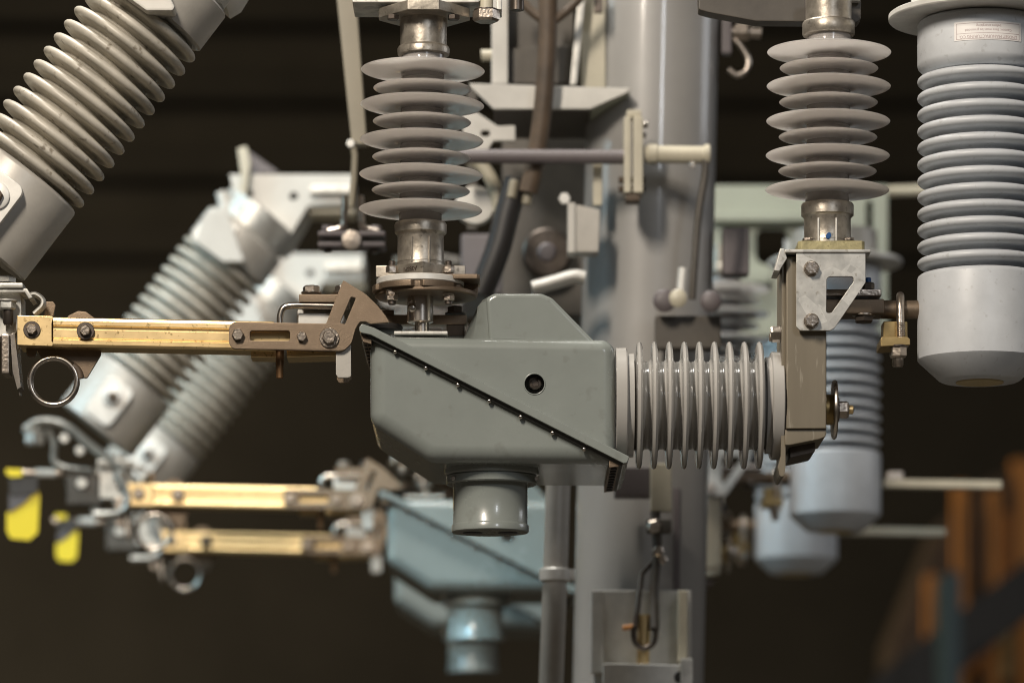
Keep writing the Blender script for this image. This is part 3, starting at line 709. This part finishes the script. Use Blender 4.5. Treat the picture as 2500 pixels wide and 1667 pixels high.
for key, (l2, l3) in REL.items():
    for off, lab in ((OFF2, l2), (OFF3, l3)):
        if lab is None: continue
        c = copy_tree(FRONT[key], None, off); c['label'] = lab

# ---- things that only the rows behind show
D2 = DEP(5.44); dxy = OFF3 - OFF2
def pair(o, lab):
    c = copy_tree(o, None, dxy); c['label'] = lab; return c
t = thing('crossarm_bracket', 'blurred white folded bracket with gusset at the top of the middle tilted insulator', 'bracket', W(700, 500, D2), 'white crossarm brackets')
MB().prism([(560, 425), (862, 425), (862, 500), (752, 505), (700, 590), (680, 602), (598, 532), (590, 500), (566, 455)], D2 - 10, D2 + 190, 4).build('folded_body', 'pale_paint', t)
MB().box(756, 452, 856, 472, D2 - 40, D2 + 10, 3).build('edge_bar', 'galvanized', t)
MB().box(756, 498, 866, 522, D2 + 20, D2 + 120, 3).build('lower_bar', 'cream_paint', t)
for x, y in ((608, 474), (717, 480)): MB().cyl(W(x, y, D2 - 12), W(x, y, D2 - 9), 11 * U(D2), 20).build('bolt_hole', 'gasket', t)
MB().prism([(579, 362), (602, 356), (612, 395), (602, 470), (586, 505), (572, 500), (590, 440)], D2 - 60, D2 - 30, 3).build('fin', 'cream_paint', t)
MB().prism([(604, 366), (680, 420), (604, 424)], D2 + 100, D2 + 120, 2).build('fin', 'purple_grey', t)
t2 = MB(); t2.tube(smoothpath([W(540, 470, D2 - 90), W(560, 540, D2 - 100), W(585, 600, D2 - 90), W(620, 625, D2 - 60)]), 14 * U(D2), 12); t2.build('saddle_strap', 'pale_paint', t)
MB().prism(fillet([(500, 520), (548, 500), (570, 560), (590, 620), (600, 640), (545, 640), (475, 590)], [10] * 7), D2 - 190, D2 - 120, 5).build('saddle_block', 'pale_paint', t)
c = copy_tree(t, None, -OFF2); c['label'] = 'white folded bracket at the very top edge over the nearest tilted insulator'
pair(t, 'most blurred white bracket, lower, behind the left tall insulator and nearest contact block')
t = thing('terminal_bar', 'blurred pale terminal bar sticking out right of the second ribbed cylinder', 'bar', W(2300, 1185, D2), 'terminal bars right of the sensors')
MB().box(2166, 1150, 2206, 1178, D2, D2 + 40, 3).build('lug', 'bolt_steel', t)
MB().prism(fillet([(2160, 1168), (2446, 1173), (2446, 1192), (2160, 1188)], [0, 3, 3, 0]), D2 - 15, D2 + 25, 2).build('bar', 'cream_paint', t)
pair(t, 'blurred pale terminal bar right of the lowest cylinder, lower of the two bars')
t = thing('warning_flag', 'yellow and black tape flag hanging at the far left edge, higher of the two', 'warning flag', W(55, 1220, D2), 'yellow tape flags')
MB().prism([(14, 1143), (54, 1145), (54, 1162), (26, 1164), (14, 1155)], D2 - 30, D2 - 26).build('tape', 'yellow_tape', t)
MB().prism([(22, 1163), (92, 1163), (90, 1204), (24, 1206)], D2 - 20, D2 - 17).build('tape', 'black_tape', t)
MB().prism([(22, 1205), (80, 1204), (60, 1226), (22, 1250)], D2 - 14, D2 - 11).build('tape', 'grey_tape', t)
MB().prism([(16, 1252), (30, 1240), (92, 1196), (97, 1210), (92, 1300), (72, 1318), (26, 1314), (16, 1296)], D2 - 8, D2 - 5).build('tape', 'yellow_tape', t)
pair(t, 'yellow tape flag hanging at the lower left, lower of the two').scale = (0.75, 0.75, 0.75)
bpy.data.objects['warning_flag.001'].location.z += 0.016
t = thing('flag_rod', 'blurred thin rod carrying the upper yellow tape flag', 'rod', W(130, 1155, D2), 'rods carrying tape flags')
MB().cyl(W(18, 1153, D2), W(290, 1157, D2), 9 * U(D2), 14).build('rod', 'bolt_steel', t)
MB().cyl(W(88, 1154, D2), W(136, 1155, D2), 11 * U(D2), 14).build('sleeve', 'pale_paint', t)
pair(t, 'blurred thin rod carrying the lower yellow tape flag')
t = thing('pivot_strap', 'blurred bent strap with bolt at the left end of the middle tilted insulator', 'strap', W(180, 1090, D2), 'bent pivot straps')
MB().tube(smoothpath([W(62, 1050, D2 - 30), W(100, 1030, D2 - 30), W(160, 1040, D2 - 30), W(230, 1095, D2 - 30), W(305, 1150, D2 - 30)]), 11 * U(D2), 12, flat=3).build('strap', 'galvanized', t)
MB().tube(smoothpath([W(118, 1050, D2 - 20), W(132, 1085, D2 - 20), W(134, 1128, D2 - 20), W(170, 1144, D2 - 20), W(225, 1150, D2 - 20)]), 8 * U(D2), 12, flat=3).build('strap', 'galvanized', t)
MB().box(162, 1150, 250, 1232, D2 - 20, D2 + 40, 6).build('hub', 'mech_grey', t)
bolt(t, 84, 1052, D2 - 40, 26, 30, axis='down', m='galvanized', washer=30, wm='galvanized')
bolt(t, 158, 1070, D2 - 50, 13, 10, m='galvanized'); bolt(t, 196, 1100, D2 - 50, 13, 10, m='galvanized'); bolt(t, 200, 1180, D2 - 22, 15, 10, m='galvanized')
MB().tube(smoothpath([W(290, 1160, D2 - 60), W(312, 1210, D2 - 60), W(296, 1250, D2 - 60), W(230, 1255, D2 - 60)]), 9 * U(D2), 12, flat=2).build('hook_strap', 'galvanized', t)
pair(t, 'most blurred bent strap with bolt, left of the lowest brass blade')

# ================================================================== pole and gear on it
DP = DEP(4.80); kp = U(DP)
t = thing('steel_pole', 'thick grey steel pole rising right of centre, blurred behind the nearest gear', 'pole', W(1560, 2310, DP) - Vector((0, 0, ZC)))
a, c = W(1604, -300, DP), W(1555, 1800, DP); dr = (c - a) / (a.z - c.z); foot = c + dr * c.z
MB().cyl(foot, a, 160 * kp, 72).build('shaft', 'pole_grey', t)
MB().cyl(Vector((foot.x, foot.y, 0.0)), Vector((foot.x, foot.y, 0.03)), 300 * kp, 48).build('base_flange', 'pole_grey', t)
MB().box(1644, 1190, 1660, 1700, DP - 175, DP - 130, 2).build('guide_rail', 'purple_grey', t)
DG = DEP(4.50); kg = U(DG)
o = MB().tube([W(1366, 1060, DG), W(1358, 1340, DG), W(1344, 1700, DG), W(1335, 2100, DG)], 30 * kg, 32).build('conduit', 'cap_metal')
tag(o, 'pale vertical conduit pipe beside the pole in the lower half', 'conduit')
t = thing('conduit_clamp', 'pale ring clamp holding the conduit pipe to the pole', 'clamp', W(1360, 1403, DG))
MB().lathe(W(1355, 1418, DG), AX['up'], [(0, 28), (0, 36), (2, 38), (28, 38), (30, 36), (30, 28)], kg, 40).build('band', 'zinc_white', t)
MB().box(1385, 1388, 1404, 1412, DG - 10, DG + 30, 2).build('lug', 'zinc_white', t)
DM = DEP(4.62); km = U(DM)
t = thing('operating_box', 'blurred galvanized bracket box low on the pole with a brass rod and dark hook', 'bracket box', W(1565, 1640, DM))
MB().box(1450, 1440, 1688, 1700, DM + 30, DM + 60, 3).build('back_plate', 'zinc_white', t)
MB().box(1444, 1440, 1474, 1640, DM - 60, DM + 29, 3).build('side_flange', 'zinc_white', t)
MB().box(1656, 1440, 1678, 1615, DM - 60, DM + 29, 3).build('side_flange', 'cream_paint', t)
MB().cyl(W(1573, 1500, DM - 30), W(1569, 1640, DM - 30), 15 * km, 24).build('rod', 'brass', t)
MB().tube(smoothpath([W(1546, 1530, DM - 50), W(1550, 1565, DM - 50), W(1572, 1582, DM - 50), W(1596, 1568, DM - 50), W(1602, 1530, DM - 50)]), 7 * km, 12).build('hook', 'dark_steel', t)
MB().cyl(W(1520, 1532, DM - 50), W(1545, 1529, DM - 50), 6 * km, 12).build('hook_tip', 'orange_paint', t)
MB().prism(fillet([(1472, 1618), (1690, 1622), (1690, 1760), (1472, 1760)], [4] * 4), DM - 120, DM - 10, 3).build('lower_block', 'zinc_white', t)
MB().box(1662, 1606, 1692, 1700, DM - 150, DM - 121, 3).build('latch', 'galvanized', t)
MB().cyl(W(1660, 1652, DM - 125), W(1660, 1652, DM - 119), 14 * km, 20).build('bolt_hole', 'gasket', t)
t = thing('hanging_link', 'blurred brown linkage hanging down the pole above the bracket box', 'linkage', W(1610, 1300, DM))
MB().box(1588, 1130, 1640, 1248, DM - 10, DM + 20, 4).build('link_plate', 'cream_paint', t)
MB().box(1578, 1265, 1640, 1300, DM - 20, DM + 20, 6).build('pivot_block', 'mech_grey', t)
bolt(t, 1597, 1285, DM - 20, 17, 12); bolt(t, 1607, 1345, DM - 14, 14, 10); bolt(t, 1618, 1366, DM - 14, 11, 10)
MB().tube([W(1600, 1250, DM), W(1606, 1340, DM), W(1596, 1440, DM), W(1598, 1535, DM - 48)], 12 * km, 12).build('chain_rod', 'mech_grey', t)
MB().tube([W(1612, 1350, DM), W(1566, 1400, DM), W(1550, 1535, DM - 48)], 7 * km, 12).build('chain_rod', 'dark_steel', t)
o = MB().box(1500, 1140, 1588, 1212, DM, DM + 60, 4).build('pole_cleat', 'purple_grey'); tag(o, 'blurred dark cleat on the pole under the horizontal ribbed insulator', 'cleat')

# upper clutter between the left tall insulator and the pole
DB = DEP(4.72); kb = U(DB)
t = thing('column_channel', 'blurred pale upright channel left of the pole at the top of the photo', 'channel', W(1330, 200, DB))
MB().box(1200, -60, 1240, 206, DB, DB + 150, 3).build('flange', 'pale_paint', t)
MB().box(1241, -60, 1400, 206, DB + 100, DB + 140, 2).build('web', 'mech_grey', t)
MB().box(1420, -60, 1478, 214, DB + 60, DB + 120, 2).build('flange', 'cream_paint', t)
MB().prism([(1414, -40), (1432, -40), (1408, 206), (1392, 206)], DB - 10, DB + 30, 2).build('brace', 'galvanized', t)
MB().cyl(W(1175, 136, DB + 50), W(1200, 136, DB + 50), 14 * kb, 16).build('stud', 'cream_paint', t)
MB().box(1450, -40, 1472, 30, DB - 60, DB - 40, 2).build('bolt', 'dark_steel', t)
t = thing('shelf_tray', 'blurred pale tray plate with sloping ends right of the left tall insulator', 'tray', W(1340, 260, DB))
MB().prism([(1145, 204), (1540, 216), (1532, 226), (1440, 266), (1205, 266), (1150, 214)], DB - 60, DB - 45, 2).build('lip', 'pale_paint', t)
MB().prism([(1205, 255), (1440, 257), (1440, 266), (1205, 266)], DB - 44, DB + 330, 2).build('floor_panel', 'mech_grey', t)
MB().prism([(1440, 258), (1535, 216), (1537, 226), (1445, 268)], DB - 44, DB + 330, 2).build('end_panel', 'green_paint', t)
t = thing('brown_cable', 'blurred rusty brown cable bundle running down left of the pole', 'cable', W(1330, 300, DB - 120))
MB().tube(smoothpath([W(1338, -20, DB - 120), W(1336, 120, DB - 120), W(1326, 260, DB - 120), W(1310, 380, DB - 110), W(1290, 470, DB - 100)]), 23 * kb, 14).build('sheath', 'rust_brown', t)
MB().tube(smoothpath([W(1250, -30, DB - 110), W(1290, 22, DB - 115), W(1338, 60, DB - 122)]), 11 * kb, 12).build('strand', 'rust_brown', t)
MB().tube(smoothpath([W(1440, -30, DB - 110), W(1390, 22, DB - 115), W(1342, 60, DB - 122)]), 11 * kb, 12).build('strand', 'rust_brown', t)
o = MB().cyl(W(1120, 382, DB - 160), W(1538, 384, DB - 160), 17 * kb, 24).build('insulated_rod', 'purple_grey'); tag(o, 'blurred purple grey horizontal rod running to the pole', 'rod')
t = thing('rod_clamp_plate', 'blurred cream clamp plates with bolts at the right end of the purple grey rod', 'clamp plate', W(1548, 480, DB - 170))
for x0, x1 in ((1524, 1541), (1546, 1570)): MB().box(x0, 285, x1, 470, DB - 200, DB - 120, 3).build('plate', 'cream_paint', t)
MB().box(1530, 268, 1566, 286, DB - 190, DB - 130, 3).build('end_block', 'cream_paint', t); MB().box(1528, 470, 1562, 490, DB - 190, DB - 130, 3).build('end_block', 'rust_brown', t)
bolt(t, 1570, 305, DB - 160, 9, 12, axis='right', m='steel'); bolt(t, 1570, 330, DB - 160, 8, 8, axis='right', m='steel')
for y in (440, 462): MB().cyl(W(1510, y, DB - 160), W(1576, y, DB - 160), 8 * kb, 12).build('bolt', 'rust_brown', t)
t = thing('stub_pipe', 'blurred cream stub pipe in front of the pole', 'pipe', W(1660, 380, DB - 160))
MB().cyl(W(1574, 377, DB - 160), W(1732, 379, DB - 160), 21 * kb, 28, bev=3 * kb).build('pipe', 'cream_paint', t)
MB().cyl(W(1580, 377, DB - 160), W(1606, 377, DB - 160), 24 * kb, 28, bev=3 * kb).build('collar', 'cream_paint', t)
MB().cyl(W(1718, 378, DB - 160), W(1734, 378, DB - 160), 25 * kb, 28, bev=3 * kb).build('collar', 'cream_paint', t)
bolt(t, 1690, 404, DB - 190, 9, 6, m='steel')
t = thing('curved_arm', 'blurred cream curved arm behind the right edge of the left tall insulator', 'arm', W(1200, 450, DB))
MB().tube(smoothpath([W(1140, 385, DB), W(1172, 400, DB), W(1200, 440, DB), W(1216, 490, DB), W(1222, 520, DB)]), 17 * kb, 14).build('arm', 'cream_paint', t)
MB().lathe(W(1160, 505, DB + 40), AX['cam'], [(0, 48), (10, 50), (30, 46), (32, 20)], kb, 32).build('end_disc', 'pale_paint', t)
t = thing('cleat_bracket', 'blurred pale cleat with a hole under the tray plate', 'bracket', W(1200, 350, DB))
MB().plate([fillet([(1130, 280), (1165, 275), (1215, 308), (1258, 306), (1258, 344), (1205, 344), (1190, 366), (1130, 366)], [4] * 8), [(1185 + 12 * math.cos(q), 326 + 8 * math.sin(q)) for q in [2 * math.pi * i / 14 for i in range(14)]]], DB - 30, 20, 2).build('plate', 'pale_paint', t)
o = MB().box(1225, 270, 1445, 770, DEP(4.95), DEP(5.15), 6).build('mechanism_box', 'mech_grey'); tag(o, 'dark brown mechanism cabinet blurred between the left tall insulator and the pole', 'cabinet')
o = MB().tube(smoothpath([W(1262, 440, DB - 60), W(1238, 520, DB - 60), W(1215, 610, DB - 60), W(1172, 720, DB - 60)]), 31 * kb, 14).build('black_hose', 'rubber'); tag(o, 'black hose slanting down behind the left tall insulator', 'hose')
t = thing('limit_switch_box', 'small blurred pale grey box hanging left of the pole', 'box', W(1425, 615, DB))
MB().prism(fillet([(1406, 498), (1466, 512), (1462, 616), (1402, 616)], [6] * 4), DB - 130, DB - 60, 4).build('body', 'cap_metal', t)
MB().box(1386, 494, 1405, 616, DB - 140, DB - 60, 3).build('side_plate', 'pale_paint', t)
bolt(t, 1378, 486, DB - 120, 15, 10, m='zinc_white')
MB().box(1448, 400, 1470, 500, DB - 90, DB - 70, 2).build('hanger', 'cream_paint', t)
o = MB().tube(smoothpath([W(1300, 704, DB - 150), W(1350, 690, DB - 150), W(1400, 676, DB - 150), W(1428, 680, DB - 150)]), 17 * kb, 14, flat=2).build('bent_strap', 'zinc_white'); tag(o, 'blurred pale bent strap just above the right side of the nearest hood', 'strap')
o = MB().tube(smoothpath([W(1718, 380, DB - 170), W(1722, 420, DB - 170), W(1706, 520, DB - 170), W(1696, 640, DB - 170), W(1690, 730, DB - 170)]), 9 * kb, 12).build('signal_wire', 'mech_grey'); tag(o, 'thin blurred wire hanging down the front of the pole from the stub pipe', 'wire')
t = thing('swivel_knob', 'blurred pale swivel knob on the pole above the horizontal ribbed insulator', 'knob', W(1660, 760, DB - 170))
MB().lathe(W(1622, 736, DB - 170), AX['cam'], [(0, 26), (14, 28), (20, 22), (22, 8)], kb, 28).build('ring', 'purple_grey', t)
MB().cyl(W(1668, 655, DB - 180), W(1662, 722, DB - 180), 12 * kb, 16).build('pin', 'zinc_white', t)
MB().lathe(W(1655, 730, DB - 180), AX['cam'], [(0, 20), (12, 22), (18, 16), (20, 5)], kb, 24).build('knob', 'cream_paint', t)
MB().lathe(W(1735, 738, DB - 170), AX['cam'], [(0, 24), (14, 26), (20, 20), (22, 8)], kb, 28).build('ring', 'purple_grey', t)
MB().box(1600, 770, 1760, 850, DB - 120, DB - 60, 4).build('base', 'mech_grey', t)
t = thing('hook_bolt', 'blurred steel hook and bolt right of the pole near the top edge', 'hook', W(1800, 120, DP))
MB().box(1762, 40, 1786, 130, DP - 40, DP, 3).build('plate', 'purple_grey', t)
MB().tube(smoothpath([W(1792, 95, DP - 20), W(1812, 118, DP - 20), W(1826, 145, DP - 20), W(1822, 172, DP - 20), W(1800, 184, DP - 20), W(1778, 170, DP - 20)]), 8 * kp, 12).build('hook', 'bolt_steel', t)
bolt(t, 1796, 78, DP - 20, 24, 34, axis='right', m='bolt_steel'); MB().cyl(W(1786, 78, DP - 20), W(1858, 82, DP - 20), 14 * kp, 16).build('shank', 'bolt_steel', t)
o = MB().box(1765, 555, 1830, 670, DP - 60, DP, 6).build('junction_box', 'purple_grey'); tag(o, 'blurred small grey box on the right side of the pole', 'box')
# left: pull rod
DR = DEP(4.62); kr = U(DR)
t = thing('pull_rod', 'blurred long brown pull rod left of the left tall insulator, ending in a clevis', 'pull rod', W(860, 560, DR))
MB().prism([(816, -60), (866, -60), (896, 352), (858, 352)], DR - 15, DR + 35, 4).build('flat_rod', 'olive_paint', t)
MB().tube([W(860, 345, DR - 20), W(866, 380, DR - 20), W(864, 440, DR - 20), W(858, 505, DR - 20)], 8 * kr, 12).build('end_rod', 'olive_paint', t)
bolt(t, 856, 352, DR - 25, 11, 10, m='zinc_white')
MB().tube(smoothpath([W(842, 480, DR), W(840, 520, DR), W(836, 555, DR), W(800, 566, DR)]), 9 * kr, 12, flat=2).build('clevis_arm', 'bolt_steel', t)
MB().tube(smoothpath([W(880, 480, DR), W(882, 520, DR), W(888, 555, DR), W(925, 566, DR)]), 9 * kr, 12, flat=2).build('clevis_arm', 'bolt_steel', t)
for y in (564, 590): MB().box(776, y, 940, y + 12, DR - 40, DR + 40, 3).build('clevis_plate', 'purple_grey', t)
MB().lathe(W(858, 588, DR - 42), AX['cam'], [(0, 24), (10, 25), (14, 22), (15, 8)], kr, 28).build('pivot_pin', 'bolt_steel', t)
for x in (800, 915): bolt(t, x, 602, DR, 12, 16, axis='down', m='dark_steel'); bolt(t, x, 564, DR, 16, 12, axis='up', m='purple_grey')
# right: green panel
DQ = DEP(5.78); kq = U(DQ)
t = thing('green_panel', 'blurred pale green steel panel with a dark opening right of the pole', 'panel', W(1965, 790, DQ))
po = fillet([(1740, 452), (2168, 452), (2168, 820), (1740, 820)], [4, 10, 4, 4])
ph = rrect(1846, 556, 1926, 645, 22)
MB().plate([po, ph, rrect(2115, 490, 2132, 560, 8)], DQ, 30, 3).build('sheet', 'green_paint', t)
MB().box(1740, 520, 2010, 540, DQ - 60, DQ - 1, 3).build('stiffener', 'green_paint', t)
MB().box(1740, 660, 1880, 690, DQ - 50, DQ - 1, 3).build('stiffener', 'green_paint', t)
o = MB().cyl(W(2150, 468, DQ + 30), W(2290, 464, DQ + 30), 13 * kq, 20).build('cream_pipe', 'cream_paint'); tag(o, 'blurred cream pipe from the green panel to behind the pale sensor', 'pipe')

# ================================================================== far right: racking
DK = DEP(13.0)
for i, (x0, x1, yt, lab) in enumerate(((2262, 2290, 1400, 'blurred orange rack upright at the lower right, leftmost and shortest'), (2332, 2364, 1180, 'blurred orange rack upright beside the teal post'),
                                  (2408, 2442, 1190, 'blurred orange rack upright right of the teal post'), (2474, 2530, 1120, 'blurred orange rack upright at the right edge'))):
    t = thing('rack_upright', lab, 'rack upright', W((x0 + x1) / 2, 2310, DK) - Vector((0, 0, ZC)), 'orange rack uprights')
    MB().box(x0, yt, x1, 2900, DK + i * 20, DK + 60 + i * 20, 3).build('post', 'orange_paint', t)
    MB().box(x0 + 4, yt + 60, x0 + 10, 2800, DK - 4 + i * 20, DK - 1 + i * 20, 1).build('slot_strip', 'rust_brown', t)
t = thing('rack_shelf', 'blurred brown loaded rack shelf behind the orange uprights at the lower right', 'shelf', W(2400, 1667, DK))
MB().prism([(2180, 1560), (2300, 1270), (2400, 1180), (2600, 1080), (2600, 1800), (2180, 1800)], DK + 300, DK + 700, 5).build('load', 'rust_brown', t)
for x0, y0, x1, y1, m_ in ((2275, 1420, 2320, 1520, 'orange_paint'), (2364, 1290, 2402, 1420, 'rust_brown'), (2364, 1520, 2402, 1640, 'orange_paint'), (2442, 1250, 2468, 1420, 'orange_paint'), (2240, 1560, 2318, 1680, 'rust_brown'), (2442, 1540, 2500, 1660, 'aged_brass')):
    MB().box(x0, y0, x1, y1, DK + 200, DK + 299, 4).build('crate', m_, t)
o = MB().box(2310, 1395, 2346, 2900, DEP(11.0), DEP(11.1), 3).build('teal_post', 'teal_paint'); tag(o, 'blurred teal steel post at the lower right in front of the orange racking', 'post')
DH = DEP(12.2)
o = MB().prism([(2080, 1760), (2150, 1640), (2540, 1340), (2600, 1340), (2600, 1440), (2190, 1760)], DH, DH + 100, 5).build('handrail_beam', 'rubber'); tag(o, 'dark straight beam slanting up to the right edge in front of the orange racking', 'beam')
# ---- more fittings seen out of focus between the left tall insulator and the pole
o = MB().box(1125, 570, 1235, 720, DEP(5.0), DEP(5.15), 8).build('gear_housing', 'purple_grey'); tag(o, 'blurred dim grey gear housing just right of the left tall insulator foot', 'gear housing')
t = thing('motor_unit', 'dark round motor with lighter hub, blurred above the nearest hood', 'motor', W(1335, 640, DEP(4.9)))
MB().lathe(W(1335, 625, DEP(4.94)), AX['cam'], [(0, 60), (20, 62), (50, 60), (56, 54), (58, 20)], U(DEP(4.94)), 40).build('body', 'dark_steel', t)
MB().lathe(W(1335, 618, DEP(4.94) - 60), AX['cam'], [(0, 24), (10, 24), (16, 18), (17, 6)], U(DEP(4.94)), 28).build('hub', 'purple_grey', t)
for x, y in ((1256, 462), (1292, 478)):
    o = MB().cyl(W(x, y - 22, DB - 90), W(x - 8, y + 22, DB - 90), 12 * kb, 16, bev=2 * kb).build('cable_gland', 'olive_paint')
    tag(o, 'blurred olive brown cable gland, %s of the two beside the black hose' % ('left' if x < 1270 else 'right'), 'gland', 'olive brown cable glands')
o = MB().prism(fillet([(1225, 120), (1395, 110), (1395, 205), (1240, 205)], [6] * 4), DB + 60, DB + 95, 3).build('dark_cover', 'mech_grey'); tag(o, 'blurred dark cover plate inside the pale upright channel', 'cover')
o = MB().box(1140, 215, 1165, 560, DB + 320, DB + 350, 3).build('strut', 'mech_grey'); tag(o, 'dim blurred strut behind the right edge of the left tall insulator', 'strut')
